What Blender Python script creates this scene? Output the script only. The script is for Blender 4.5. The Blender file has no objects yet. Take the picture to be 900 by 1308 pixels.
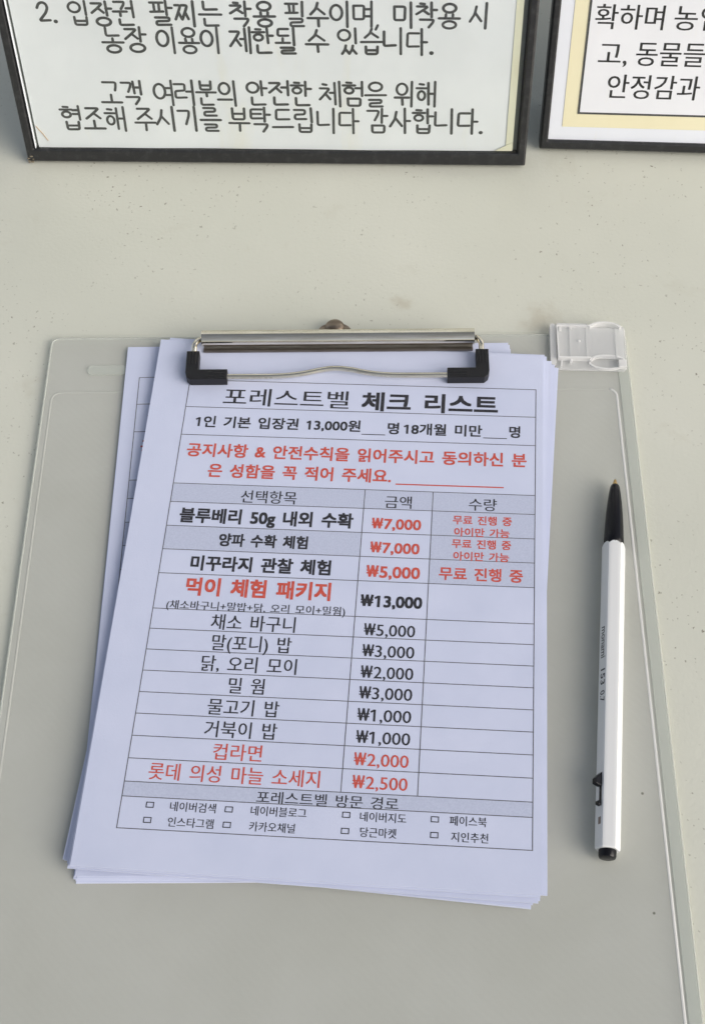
import bpy, bmesh, math, random
from mathutils import Vector, Matrix

random.seed(7)
S = bpy.context.scene
COL = S.collection
MM = 0.001
R = math.radians

# ------------------------------------------------------------------ camera
cam = bpy.data.cameras.new("camera")
cam_o = bpy.data.objects.new("camera", cam)
COL.objects.link(cam_o)
cam_o.location = (33.98 * MM, -243.86 * MM, 461.88 * MM)
cam_o.rotation_euler = (0.54435947, 0.0203457, 0.06889034)
cam.sensor_fit = 'VERTICAL'
cam.sensor_height = 36.0
cam.lens = 36.0 * 1888.08 / 1308.0
cam.clip_start = 0.01
cam.clip_end = 200.0
S.camera = cam_o

# ------------------------------------------------------------------ light
SUN_EL, SUN_AZ = R(29), R(116)          # azimuth measured from +Y towards +X
w = bpy.data.worlds.new("World")
S.world = w
w.use_nodes = True
nt = w.node_tree
bg = nt.nodes["Background"]
sky = nt.nodes.new("ShaderNodeTexSky")
sky.sky_type = 'NISHITA'
sky.sun_disc = False
sky.sun_elevation = SUN_EL
sky.sun_rotation = SUN_AZ
sky.air_density = 1.0
sky.dust_density = 3.0
sky.ozone_density = 0.6
hs = nt.nodes.new("ShaderNodeHueSaturation")        # thin overcast: a paler, whiter sky
hs.inputs["Saturation"].default_value = 0.45
nt.links.new(sky.outputs[0], hs.inputs["Color"])
nt.links.new(hs.outputs[0], bg.inputs[0])
bg.inputs[1].default_value = 0.12
sun = bpy.data.lights.new("sun", 'SUN')
sun.energy = 2.0
sun.angle = R(56)
sun.color = (1.0, 0.93, 0.84)
sun_o = bpy.data.objects.new("sun", sun)
COL.objects.link(sun_o)
dirv = Vector((math.sin(SUN_AZ) * math.cos(SUN_EL), math.cos(SUN_AZ) * math.cos(SUN_EL), math.sin(SUN_EL)))
sun_o.rotation_euler = dirv.to_track_quat('Z', 'Y').to_euler()
sun_o.location = (0.5, 0.5, 1.5)
S.view_settings.view_transform = 'Standard'
S.view_settings.look = 'None'
S.view_settings.exposure = 0.13
S.view_settings.gamma = 1.0
S.render.engine = 'CYCLES'
S.cycles.max_bounces = 10
S.cycles.transparent_max_bounces = 16


# ------------------------------------------------------------------ helpers
def mat(name, col, rough=0.5, metal=0.0, spec=0.5, coat=0.0):
    m = bpy.data.materials.new(name)
    m.use_nodes = True
    b = m.node_tree.nodes["Principled BSDF"]
    b.inputs["Base Color"].default_value = (*col, 1)
    b.inputs["Roughness"].default_value = rough
    b.inputs["Metallic"].default_value = metal
    b.inputs["Specular IOR Level"].default_value = spec
    b.inputs["Coat Weight"].default_value = coat
    return m


def N(m, typ, **kw):
    n = m.node_tree.nodes.new(typ)
    for k, v in kw.items():
        setattr(n, k, v)
    return n


def L(m, a, b):
    m.node_tree.links.new(a, b)


def P(m):
    return m.node_tree.nodes["Principled BSDF"]


def noise(m, scale, detail=3.0, rough=0.5, coord=None, dist=0.0):
    n = N(m, "ShaderNodeTexNoise")
    n.inputs["Scale"].default_value = scale
    n.inputs["Detail"].default_value = detail
    n.inputs["Roughness"].default_value = rough
    n.inputs["Distortion"].default_value = dist
    if coord is None:
        tc = N(m, "ShaderNodeTexCoord")
        coord = tc.outputs["Object"]
    L(m, coord, n.inputs["Vector"])
    return n


def ramp(m, src, stops):
    r = N(m, "ShaderNodeValToRGB")
    e = r.color_ramp.elements
    e[0].position, e[0].color = stops[0][0], (*stops[0][1], 1)
    e[1].position, e[1].color = stops[1][0], (*stops[1][1], 1)
    for p_, c_ in stops[2:]:
        x = e.new(p_)
        x.color = (*c_, 1)
    L(m, src, r.inputs[0])
    return r


def mixc(m, fac, a, b, typ='MIX'):
    n = N(m, "ShaderNodeMix", data_type='RGBA', blend_type=typ)
    for i, v in ((0, fac), (6, a), (7, b)):
        if isinstance(v, (int, float)):
            n.inputs[i].default_value = v
        elif isinstance(v, tuple):
            n.inputs[i].default_value = (*v, 1)
        else:
            L(m, v, n.inputs[i])
    return n.outputs[2]


def bump(m, height, strength=0.2, dist=0.001, normal=None):
    b = N(m, "ShaderNodeBump")
    b.inputs["Strength"].default_value = strength
    b.inputs["Distance"].default_value = dist
    L(m, height, b.inputs["Height"])
    if normal is not None:
        L(m, normal, b.inputs["Normal"])
    return b.outputs[0]


def link(name, me, parent=None):
    o = bpy.data.objects.new(name, me)
    COL.objects.link(o)
    if parent is not None:
        o.parent = parent
    return o


def obj(name, bm, mats, parent=None, smooth=False, bevel=0.0, seg=2, angle=40):
    me = bpy.data.meshes.new(name)
    bm.normal_update()
    bm.to_mesh(me)
    bm.free()
    for m in (mats if isinstance(mats, (list, tuple)) else [mats]):
        me.materials.append(m)
    o = link(name, me, parent)
    if smooth:
        me.polygons.foreach_set("use_smooth", [True] * len(me.polygons))
    if bevel > 0:
        b = o.modifiers.new("bevel", 'BEVEL')
        b.width = bevel
        b.segments = seg
        b.limit_method = 'ANGLE'
        b.angle_limit = R(angle)
        b.harden_normals = False
    return o


def empty(name, label, cat, loc, rot=(0, 0, 0), group=None):
    o = bpy.data.objects.new(name, None)
    o.empty_display_size = 0.02
    COL.objects.link(o)
    o.location = loc
    o.rotation_euler = rot
    tag(o, label, cat, group)
    return o


def tag(o, label, cat, group=None):
    o["label"] = label
    o["category"] = cat
    if group:
        o["group"] = group


def box(bm, x0, x1, y0, y1, z0, z1, mi=0):
    v = [bm.verts.new((x, y, z)) for z in (z0, z1) for x, y in ((x0, y0), (x1, y0), (x1, y1), (x0, y1))]
    for f in ((3, 2, 1, 0), (4, 5, 6, 7), (0, 1, 5, 4), (1, 2, 6, 5), (2, 3, 7, 6), (3, 0, 4, 7)):
        bm.faces.new([v[i] for i in f]).material_index = mi


def prism(bm, pts, z0, z1, mi=0):
    a = [bm.verts.new((x, y, z0)) for x, y in pts]
    b = [bm.verts.new((x, y, z1)) for x, y in pts]
    bm.faces.new(list(reversed(a))).material_index = mi
    bm.faces.new(b).material_index = mi
    n = len(pts)
    for i in range(n):
        bm.faces.new((a[i], a[(i + 1) % n], b[(i + 1) % n], b[i])).material_index = mi


def rrect(x0, x1, y0, y1, r, n=8):
    out = []
    for cx, cy, a0 in ((x1 - r, y0 + r, -90), (x1 - r, y1 - r, 0), (x0 + r, y1 - r, 90), (x0 + r, y0 + r, 180)):
        for i in range(n + 1):
            a = R(a0 + 90 * i / n)
            out.append((cx + r * math.cos(a), cy + r * math.sin(a)))
    return out


def tube(bm, pts, r, n=12, closed=False, rz=None):
    """round tube along a polyline of Vectors"""
    pts = [Vector(p) for p in pts]
    rings = []
    m = len(pts)
    ref = Vector((0, 0, 1))
    for i, p in enumerate(pts):
        a = pts[(i - 1) % m] if (closed or i > 0) else p
        b = pts[(i + 1) % m] if (closed or i < m - 1) else p
        t = (b - a).normalized()
        u = t.cross(ref)
        if u.length < 1e-4:
            u = Vector((1, 0, 0))
        u.normalize()
        v = u.cross(t)
        rings.append([bm.verts.new(p + u * (r * math.cos(2 * math.pi * k / n)) + v * ((rz or r) * math.sin(2 * math.pi * k / n)))
                      for k in range(n)])
    for i in range(m if closed else m - 1):
        A, B = rings[i], rings[(i + 1) % m]
        for k in range(n):
            bm.faces.new((A[k], A[(k + 1) % n], B[(k + 1) % n], B[k]))
    if not closed:
        bm.faces.new(list(reversed(rings[0])))
        bm.faces.new(rings[-1])


def spline(pts, per=8):
    """Catmull-Rom through points"""
    pts = [Vector(p) for p in pts]
    out = []
    for i in range(len(pts) - 1):
        p0 = pts[max(i - 1, 0)]
        p1, p2 = pts[i], pts[i + 1]
        p3 = pts[min(i + 2, len(pts) - 1)]
        for k in range(per):
            t = k / per
            out.append(0.5 * ((2 * p1) + (p2 - p0) * t + (2 * p0 - 5 * p1 + 4 * p2 - p3) * t * t + (3 * p1 - p0 - 3 * p2 + p3) * t ** 3))
    out.append(pts[-1])
    return out


def wall_strip(bm, path, thick, z0, z1, taper=0.0):
    """thin upright wall following an xy path"""
    n = len(path)
    A = []
    for i, (x, y) in enumerate(path):
        a = path[max(i - 1, 0)]
        b = path[min(i + 1, n - 1)]
        tx, ty = b[0] - a[0], b[1] - a[1]
        l = math.hypot(tx, ty) or 1
        nx, ny = -ty / l * thick / 2, tx / l * thick / 2
        A.append([bm.verts.new((x + nx, y + ny, z0)), bm.verts.new((x - nx, y - ny, z0)),
                  bm.verts.new((x - nx, y - ny, z1)), bm.verts.new((x + nx, y + ny, z1))])
    for i in range(n - 1):
        p, q = A[i], A[i + 1]
        for k in range(4):
            bm.faces.new((p[k], p[(k + 1) % 4], q[(k + 1) % 4], q[k]))
    bm.faces.new(list(reversed(A[0])))
    bm.faces.new(A[-1])
    bmesh.ops.recalc_face_normals(bm, faces=bm.faces)


# ------------------------------------------------------------------ lettering
_cache = {}


def glyph_mesh(s, off, space=1.35, res=3):
    key = (s, off, space)
    if key in _cache:
        return _cache[key]
    c = bpy.data.curves.new("lettering", 'FONT')
    c.body = s
    c.size = 1.0
    c.offset = off
    c.resolution_u = res
    c.space_word = space
    o = bpy.data.objects.new("lettering", c)
    COL.objects.link(o)
    dg = bpy.context.evaluated_depsgraph_get()
    me = bpy.data.meshes.new_from_object(o.evaluated_get(dg))
    vs = [(v.co.x, v.co.y) for v in me.vertices]
    fs = [tuple(p.vertices) for p in me.polygons]
    bpy.data.objects.remove(o)
    bpy.data.curves.remove(c)
    bpy.data.meshes.remove(me)
    _cache[key] = (vs, fs)
    return vs, fs


def prefetch(items):
    made = []
    for s, off, space in items:
        if (s, off, space) in _cache or (s, off, space) in [m_[0] for m_ in made]:
            continue
        c = bpy.data.curves.new("lettering", 'FONT')
        c.body, c.size, c.offset, c.resolution_u, c.space_word = s, 1.0, off, 3, space
        o = bpy.data.objects.new("lettering", c)
        COL.objects.link(o)
        made.append(((s, off, space), o, c))
    dg = bpy.context.evaluated_depsgraph_get()
    for key, o, c in made:
        me = bpy.data.meshes.new_from_object(o.evaluated_get(dg))
        _cache[key] = ([(v.co.x, v.co.y) for v in me.vertices], [tuple(p.vertices) for p in me.polygons])
        bpy.data.meshes.remove(me)
    for key, o, c in made:
        bpy.data.objects.remove(o)
        bpy.data.curves.remove(c)


class Print:
    """flat printing laid on a curved sheet: points in mm, mapped by fn(x, y, dz)"""

    def __init__(self, fn):
        self.bm = bmesh.new()
        self.fn = fn

    def text(self, s, x0, x1, yc, h, off, mi, res=3, space=1.35):
        vs, fs = glyph_mesh(s, 0.0, space, res)
        a = min(v[0] for v in vs)
        b = max(v[0] for v in vs)
        if s[0] == '₩':
            # the sign is ruled stroke by stroke, the figures are set beside it
            wd = (x1 - x0)
            ww = wd * (.215 if len(s) < 7 else .195)
            t = h * (.115 + 2.6 * off)
            top, bot = yc - h / 2, yc + h / 2
            xs = [x0 + ww * q for q in (.06, .28, .5, .72, .94)]
            for i in range(4):
                ya, yb = (top, bot - t * .3) if i % 2 == 0 else (bot - t * .3, top)
                self.slope(xs[i], ya, xs[i + 1], yb, t, mi, .055 + .002 * i, 1)
            self.slope(x0 - ww * .02, yc - h * .08, x0 + ww * 1.02, yc - h * .08, t * .62, mi, .064, 1)
            self.slope(x0 - ww * .02, yc + h * .14, x0 + ww * 1.02, yc + h * .14, t * .62, mi, .064, 1)
            return self.text(s[1:], x0 + ww * (1.36 if s[1] == '1' else 1.12), x1, yc, h, off, mi, res, space)
        if s[0].isdigit() and ',' in s and s.replace(',', '').isdigit():
            k, c = h / (0.728 + 2 * off), 0.364
        else:
            k, c = h / (0.905 + 2 * off), 0.375
        for i, ch in enumerate(s):
            if ch == '1':                                # the figure one gets its flag
                xr = max(v[0] for v in glyph_mesh(s[:i + 1], 0.0, space, res)[0])
                sx0 = (x1 - x0) / (b - a)
                X = lambda q: x0 + (q - a) * sx0
                t = k * (.085 + 1.6 * off)
                self.slope(X(xr - .045), yc - (.655 - c) * k, X(xr - .25), yc - (.53 - c) * k, t, mi, .068, 1)
        d = off * k
        sx = (x1 - x0 - 2 * d) / (b - a)
        shifts = [(0, 0)] if d == 0 else ([(-d, 0), (d, 0)] if off < .01 else [(-d, -d), (d, d), (-d, d), (d, -d)])
        for q, (ox, oy) in enumerate(shifts):
            self._lay(vs, fs, x0 + d + ox, a, sx, yc + oy, c, k, mi, .055 + .0025 * q)

    def _lay(self, vs, fs, x0, a, sx, yc, c, k, mi, dz):
        bv = [self.bm.verts.new(self.fn(x0 + (x - a) * sx, yc - (y - c) * k, dz)) for x, y in vs]
        for f in fs:
            try:
                fc = self.bm.faces.new([bv[i] for i in f])
                fc.normal_update()
                if fc.normal.z < 0:
                    fc.normal_flip()
                fc.material_index = mi
            except ValueError:
                pass

    def quad(self, x0, x1, y0, y1, mi, dz, nx=1, ny=1):
        g = [[self.bm.verts.new(self.fn(x0 + (x1 - x0) * i / nx, y0 + (y1 - y0) * j / ny, dz)) for i in range(nx + 1)] for j in range(ny + 1)]
        for j in range(ny):
            for i in range(nx):
                f = self.bm.faces.new((g[j][i], g[j + 1][i], g[j + 1][i + 1], g[j][i + 1]))
                f.material_index = mi

    def slope(self, x0, y0, x1, y1, t, mi, dz, n=10):
        """ruled line from (x0,y0) to (x1,y1)"""
        dx, dy = x1 - x0, y1 - y0
        l = math.hypot(dx, dy)
        ux, uy = -dy / l * t / 2, dx / l * t / 2
        a = [self.bm.verts.new(self.fn(x0 + dx * i / n + ux, y0 + dy * i / n + uy, dz)) for i in range(n + 1)]
        b = [self.bm.verts.new(self.fn(x0 + dx * i / n - ux, y0 + dy * i / n - uy, dz)) for i in range(n + 1)]
        for i in range(n):
            f = self.bm.faces.new((a[i], a[i + 1], b[i + 1], b[i]))
            f.normal_update()
            if f.normal.z < 0:
                f.normal_flip()
            f.material_index = mi


# ---- round-pen Hangul for the handwritten-style sign: strokes composed from letters
def _circ(cx=.5, cy=.5, rx=.5, ry=.5, n=18):
    return [(cx + rx * math.cos(2 * math.pi * i / n + 1.57), cy + ry * math.sin(2 * math.pi * i / n + 1.57)) for i in range(n + 1)]


def _half(st, a, b):
    return [[(a + (b - a) * x, y) for x, y in s] for s in st]


CONS = {
    'ㄱ': [[(0, .95), (.95, .95), (.9, .6), (.62, .0)]],
    'ㄴ': [[(.05, 1), (.05, .08), (1, .12)]],
    'ㄷ': [[(1, .95), (.08, .95), (.05, .08), (1, .1)]],
    'ㄹ': [[(0, .97), (.92, .97), (.9, .54), (.06, .5), (.05, .04), (1, .06)]],
    'ㅁ': [[(.06, .95), (.95, .95), (.93, .05), (.08, .05), (.06, .95)]],
    'ㅂ': [[(.06, 1), (.08, .02), (.92, .02), (.94, 1)], [(.07, .52), (.93, .52)]],
    'ㅅ': [[(.52, 1), (.4, .5), (0, 0)], [(.44, .58), (1, .03)]],
    'ㅇ': [_circ()],
    'ㅈ': [[(.04, .95), (.96, .95), (.55, .5), (0, 0)], [(.55, .5), (1, .03)]],
    'ㅊ': [[(.32, 1.04), (.66, 1.0)], [(.04, .76), (.96, .76), (.55, .4), (0, 0)], [(.55, .4), (1, .03)]],
    'ㅌ': [[(1, .97), (.06, .97), (.05, .05), (1, .07)], [(.06, .52), (.92, .52)]],
    'ㅍ': [[(0, .95), (1, .95)], [(.3, .95), (.33, .08)], [(.7, .95), (.67, .08)], [(0, .05), (1, .08)]],
    'ㅎ': [[(.3, 1.06), (.7, 1.03)], [(0, .78), (1, .78)], _circ(.5, .28, .36, .3)],
}
CONS_H = {'ㄱ': [[(.02, .95), (.97, .95), (.93, .5), (.86, .2)]]}
CONS['ㄲ'] = _half(CONS['ㄱ'], 0, .45) + _half(CONS['ㄱ'], .55, 1)
CONS['ㄸ'] = _half(CONS['ㄷ'], 0, .45) + _half(CONS['ㄷ'], .55, 1)
CONS['ㅆ'] = _half(CONS['ㅅ'], 0, .5) + _half(CONS['ㅅ'], .5, 1)
CONS['ㅉ'] = _half(CONS['ㅈ'], 0, .48) + _half(CONS['ㅈ'], .52, 1)
VV = {
    'ㅏ': [[(.3, 1), (.3, 0)], [(.3, .5), (1, .5)]],
    'ㅑ': [[(.3, 1), (.3, 0)], [(.3, .66), (1, .66)], [(.3, .38), (1, .38)]],
    'ㅓ': [[(.85, 1), (.85, 0)], [(0, .55), (.85, .55)]],
    'ㅕ': [[(.85, 1), (.85, 0)], [(.05, .7), (.85, .7)], [(.05, .42), (.85, .42)]],
    'ㅣ': [[(.6, 1), (.6, 0)]],
    'ㅐ': [[(.15, .95), (.15, .08)], [(.9, 1), (.9, 0)], [(.15, .52), (.9, .52)]],
    'ㅔ': [[(.45, .95), (.45, .08)], [(.95, 1), (.95, 0)], [(-.05, .55), (.45, .55)]],
    'ㅖ': [[(.45, .95), (.45, .08)], [(.95, 1), (.95, 0)], [(-.05, .66), (.45, .66)], [(-.05, .42), (.45, .42)]],
}
HV = {
    'ㅗ': [[(.5, 1), (.5, .15)], [(0, .15), (1, .15)]],
    'ㅜ': [[(0, .85), (1, .85)], [(.52, .85), (.52, 0)]],
    'ㅛ': [[(.33, 1), (.33, .15)], [(.67, 1), (.67, .15)], [(0, .15), (1, .15)]],
    'ㅠ': [[(0, .85), (1, .85)], [(.33, .85), (.33, 0)], [(.67, .85), (.67, 0)]],
    'ㅡ': [[(0, .5), (1, .52)]],
}
CV = {'ㅘ': ('ㅗ', 'ㅏ'), 'ㅚ': ('ㅗ', 'ㅣ'), 'ㅝ': ('ㅜ', 'ㅓ'), 'ㅟ': ('ㅜ', 'ㅣ'), 'ㅢ': ('ㅡ', 'ㅣ')}
LI = 'ㄱㄲㄴㄷㄸㄹㅁㅂㅃㅅㅆㅇㅈㅉㅊㅋㅌㅍㅎ'
VI = 'ㅏㅐㅑㅒㅓㅔㅕㅖㅗㅘㅙㅚㅛㅜㅝㅞㅟㅠㅡㅢㅣ'
TI = ' ㄱㄲㄳㄴㄵㄶㄷㄹㄺㄻㄼㄽㄾㄿㅀㅁㅂㅄㅅㅆㅇㅈㅊㅋㅌㅍㅎ'


def put(st, x0, x1, y0, y1):
    return [[(x0 + (x1 - x0) * x, y0 + (y1 - y0) * y) for x, y in s] for s in st]


def syllable(ch):
    if ch == '.':
        return [[(.1, .03), (.101, .03)]]
    if ch == ',':
        return [[(.14, .05), (.05, -.13)]]
    if ch == '2':
        return [[(.02, .66), (.1, .84), (.26, .92), (.42, .84), (.46, .66), (.36, .44), (.04, .08), (.5, .1)]]
    k = ord(ch) - 0xAC00
    l, v, t = LI[k // 588], VI[(k % 588) // 28], TI[k % 28]
    out = []
    if v in VV:
        wide = v in 'ㅐㅔㅖ'
        xr = .52 if wide else .6
        if t == ' ':
            out += put(CONS[l], .02, xr - .02, .25, .88) + put(VV[v], xr, .96, -.04, 1.02)
        else:
            out += put(CONS[l], .02, xr - .02, .53, .96) + put(VV[v], xr, .96, .42, 1.02)
            out += put(CONS[t], .2, .86, -.02, .32)
    elif v in HV:
        if t == ' ':
            out += put(CONS_H.get(l, CONS[l]), .16, .82, .5, .98) + put(HV[v], .02, .98, .0, .4)
        else:
            out += put(CONS[l], .2, .8, .64, 1.0) + put(HV[v], .02, .98, .36, .56)
            out += put(CONS[t], .2, .82, -.04, .27)
    else:
        a, b = CV[v]
        if t == ' ':
            out += put(CONS[l], .08, .6, .46, .94) + put(HV[a], .0, .68, .04, .4) + put(VV[b], .62, .96, -.04, 1.02)
        else:
            out += put(CONS[l], .08, .58, .68, 1.0) + put(HV[a], .0, .64, .38, .6) + put(VV[b], .62, .96, .32, 1.02)
            out += put(CONS[t], .22, .88, -.04, .22)
    return out


def stroke_mesh(bm, pts, wdt, z, mi=0):
    """one flat stroke with round ends and rounded bends"""
    q = [Vector((x, y, 0)) for x, y in pts]
    # round the corners a little
    p = [q[0]]
    for i in range(1, len(q) - 1):
        a, b, c = q[i - 1], q[i], q[i + 1]
        r = min(wdt * 0.7, (a - b).length * .45, (c - b).length * .45)
        p0 = b + (a - b).normalized() * r
        p1 = b + (c - b).normalized() * r
        for k in range(4):
            s = k / 3
            p.append(p0 * (1 - s) ** 2 + b * 2 * s * (1 - s) + p1 * s * s)
    p.append(q[-1])
    d = [p[0]]
    for v in p[1:]:
        if (v - d[-1]).length > 1e-4:
            d.append(v)
    p = d if len(d) > 1 else [p[0], p[0] + Vector((0.00012, 0, 0))]
    Lf, Rt = [], []
    for i, v in enumerate(p):
        t = (p[min(i + 1, len(p) - 1)] - p[max(i - 1, 0)]).normalized()
        n = Vector((-t.y, t.x, 0)) * wdt / 2
        Lf.append(v + n)
        Rt.append(v - n)
    t0 = (p[1] - p[0]).normalized()
    t1 = (p[-1] - p[-2]).normalized()

    def cap(c, t):
        a0 = math.atan2(t.y, t.x)
        return [c + Vector((math.cos(a0 + x), math.sin(a0 + x), 0)) * wdt / 2 for x in [R(-60), R(-30), 0, R(30), R(60)]]
    A = [bm.verts.new((v.x, v.y, z(v.x, v.y))) for v in Lf]
    B = [bm.verts.new((v.x, v.y, z(v.x, v.y))) for v in Rt]
    fs = []
    for i in range(len(A) - 1):
        fs.append(bm.faces.new((A[i], B[i], B[i + 1], A[i + 1])))
    e = [bm.verts.new((v.x, v.y, z(v.x, v.y))) for v in cap(p[-1], t1)]
    fs.append(bm.faces.new([B[-1]] + e + [A[-1]]))
    s = [bm.verts.new((v.x, v.y, z(v.x, v.y))) for v in cap(p[0], -t0)]
    fs.append(bm.faces.new([A[0]] + s + [B[0]]))
    for f in fs:
        f.material_index = mi


def hand_text(bm, s, x0, x1, yc, h, wdt, zf):
    adv = {'.': .26, ',': .3, ' ': .42, '2': .62}
    tot = sum(adv.get(c, 1.0) for c in s)
    sx = (x1 - x0) / (tot - 0.04)
    x = 0.0
    k = 0
    for c in s:
        if c != ' ':
            jx, jy = random.uniform(-.015, .015), random.uniform(-.02, .02)
            for st in syllable(c):
                pts = [(x0 + (x + jx + (px if c in '.,2' else px * .94)) * sx, yc + (py - .49 + jy) * h) for px, py in st]
                if len(pts) == 2 and abs(pts[0][0] - pts[1][0]) < h * .02 and c not in '.,':
                    pts[1] = (pts[1][0] + random.uniform(-.01, .025) * h, pts[1][1])
                stroke_mesh(bm, [(a * MM, b * MM) for a, b in pts], wdt * MM * random.uniform(.93, 1.05) * (1.5 if c == '.' else 1), lambda a, b, o_=(k % 12) * 5e-6: zf(a, b) + o_)
                k += 1
        x += adv.get(c, 1.0)


# ------------------------------------------------------------------ materials
def m_table():
    m = mat("table_laminate", (0.6, 0.59, 0.5), 0.42)
    tc = N(m, "ShaderNodeTexCoord").outputs["Object"]
    big = noise(m, 9, 3, .5, tc)
    c = ramp(m, big.outputs[0], [(0.3, (0.58, 0.592, 0.515)), (0.7, (0.642, 0.648, 0.572))]).outputs[0]
    st = noise(m, 38, 5, .62, tc, .6)                       # faint dirty smears
    sf = ramp(m, st.outputs[0], [(0.60, (0, 0, 0)), (0.80, (1, 1, 1))])
    mp = N(m, "ShaderNodeMath", operation='MULTIPLY')
    L(m, sf.outputs[0], mp.inputs[0])
    mp.inputs[1].default_value = 0.22
    c = mixc(m, mp.outputs[0], c, (0.36, 0.31, 0.21))
    # two rusty spots and a grey scuff with shapes of their own
    for px, py, rad, colr, amt in ((.074, .127, .011, (.38, .31, .20), .34), (.018, .133, .006, (.35, .28, .17), .34), (-.155, .118, .014, (.40, .37, .26), .3), (.030, .215, .02, (.45, .46, .44), .2)):
        mp_ = N(m, "ShaderNodeMapping")
        mp_.inputs["Location"].default_value = (-px, -py, 0)
        L(m, tc, mp_.inputs[0])
        ln = N(m, "ShaderNodeVectorMath", operation='LENGTH')
        L(m, mp_.outputs[0], ln.inputs[0])
        wb = noise(m, 150, 4, .65, tc)
        ad = N(m, "ShaderNodeMath", operation='MULTIPLY_ADD')
        L(m, wb.outputs[0], ad.inputs[0])
        ad.inputs[1].default_value = rad * 1.6
        L(m, ln.outputs["Value"], ad.inputs[2])
        rr = N(m, "ShaderNodeMapRange", interpolation_type='SMOOTHSTEP')
        L(m, ad.outputs[0], rr.inputs[0])
        rr.inputs[1].default_value, rr.inputs[2].default_value = rad * .8, rad * 1.8
        rr.inputs[3].default_value, rr.inputs[4].default_value = amt, 0.0
        c = mixc(m, rr.outputs[0], c, colr)
    # dark specks of dust, three sizes
    msk = noise(m, 14, 2, .5, tc)
    for sc, th, amt in ((95, .06, .85), (300, .13, .75), (560, .18, .5)):
        v = N(m, "ShaderNodeTexVoronoi", voronoi_dimensions='2D')
        v.inputs["Scale"].default_value = sc
        wob = noise(m, sc * 3, 2, .6, tc)
        add = N(m, "ShaderNodeMixRGB", blend_type='LINEAR_LIGHT')
        add.inputs[0].default_value = 0.003 * 120 / sc
        L(m, tc, add.inputs[1])
        L(m, wob.outputs[1], add.inputs[2])
        L(m, add.outputs[0], v.inputs["Vector"])
        r = ramp(m, v.outputs["Distance"], [(th * .5, (1, 1, 1)), (th, (0, 0, 0))])
        # only some cells carry a speck
        cell = N(m, "ShaderNodeSeparateColor")
        L(m, v.outputs["Color"], cell.inputs[0])
        g = N(m, "ShaderNodeMath", operation='GREATER_THAN')
        L(m, cell.outputs[0], g.inputs[0])
        g.inputs[1].default_value = .92 if sc < 200 else .925
        k = N(m, "ShaderNodeMath", operation='MULTIPLY')
        L(m, r.outputs[0], k.inputs[0])
        L(m, g.outputs[0], k.inputs[1])
        k2 = N(m, "ShaderNodeMath", operation='MULTIPLY')
        L(m, k.outputs[0], k2.inputs[0])
        mr = ramp(m, msk.outputs[0], [(0.42, (.05, .05, .05)), (0.62, (amt, amt, amt))])
        L(m, mr.outputs[0], k2.inputs[1])
        c = mixc(m, k2.outputs[0], c, (0.12, 0.10, 0.06))
    L(m, c, P(m).inputs["Base Color"])
    grain = noise(m, 620, 2.5, .55, tc)
    wave = noise(m, 60, 2, .5, tc)
    nrm = bump(m, wave.outputs[0], .06, .002)
    nrm = bump(m, grain.outputs[0], .17, .0006, nrm)
    L(m, nrm, P(m).inputs["Normal"])
    return m


M_TABLE = m_table()


def m_paper():
    m = mat("office_paper", (0.76, 0.78, 0.9), 0.75, spec=.25)
    tc = N(m, "ShaderNodeTexCoord").outputs["Object"]
    n = noise(m, 45, 4, .55, tc)
    c = ramp(m, n.outputs[0], [(.3, (0.56, 0.605, 0.775)), (.7, (0.605, 0.645, 0.815))])
    L(m, c.outputs[0], P(m).inputs["Base Color"])
    f = noise(m, 1500, 3, .6, tc)
    wv = noise(m, 26, 2, .5, tc)
    nr = bump(m, wv.outputs[0], .2, .002)
    L(m, bump(m, f.outputs[0], .2, .0002, nr), P(m).inputs["Normal"])
    P(m).inputs["Subsurface Weight"].default_value = 0.0
    return m


M_PAPER = m_paper()


M_CUT_LIT = mat("cut_edge_lit_tone", (0.88, 0.90, 0.96), .7, spec=.2)  # lit brightness of the cut edges put into a whiter colour


def m_ink(name, col, lo):
    m = mat(name, col, .55, spec=.3)
    n = noise(m, 900, 3, .6)
    c = ramp(m, n.outputs[0], [(.3, col), (.75, lo)])
    L(m, c.outputs[0], P(m).inputs["Base Color"])
    return m


M_INK = m_ink("black_toner", (0.022, 0.022, 0.028), (0.05, 0.05, 0.06))
M_RED = m_ink("red_toner", (0.52, 0.07, 0.05), (0.62, 0.13, 0.10))
M_LINE = m_ink("ruled_line", (0.085, 0.085, 0.095), (0.16, 0.16, 0.18))


def m_shade():
    m = mat("halftone_tint", (0.55, 0.57, 0.67), .75, spec=.25)
    n = noise(m, 1600, 2, .7)
    c = ramp(m, n.outputs[0], [(.35, (0.465, 0.505, 0.655)), (.65, (0.525, 0.565, 0.715))])
    L(m, c.outputs[0], P(m).inputs["Base Color"])
    return m


M_SHADE = m_shade()


def m_frosted(name, col, opacity, rough=.35, tint=(0.9, 0.9, 0.88), grain=900, gs=.15):
    """milky plastic: part light passes straight through, part is scattered"""
    m = mat(name, col, rough)
    nt_ = m.node_tree
    out = nt_.nodes["Material Output"]
    tr = N(m, "ShaderNodeBsdfTransparent")
    tr.inputs[0].default_value = (*tint, 1)
    mx = N(m, "ShaderNodeMixShader")
    mx.inputs[0].default_value = opacity
    L(m, tr.outputs[0], mx.inputs[1])
    L(m, P(m).outputs[0], mx.inputs[2])
    L(m, mx.outputs[0], out.inputs[0])
    n = noise(m, grain, 2, .5)
    L(m, bump(m, n.outputs[0], gs, .0004), P(m).inputs["Normal"])
    return m


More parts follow.
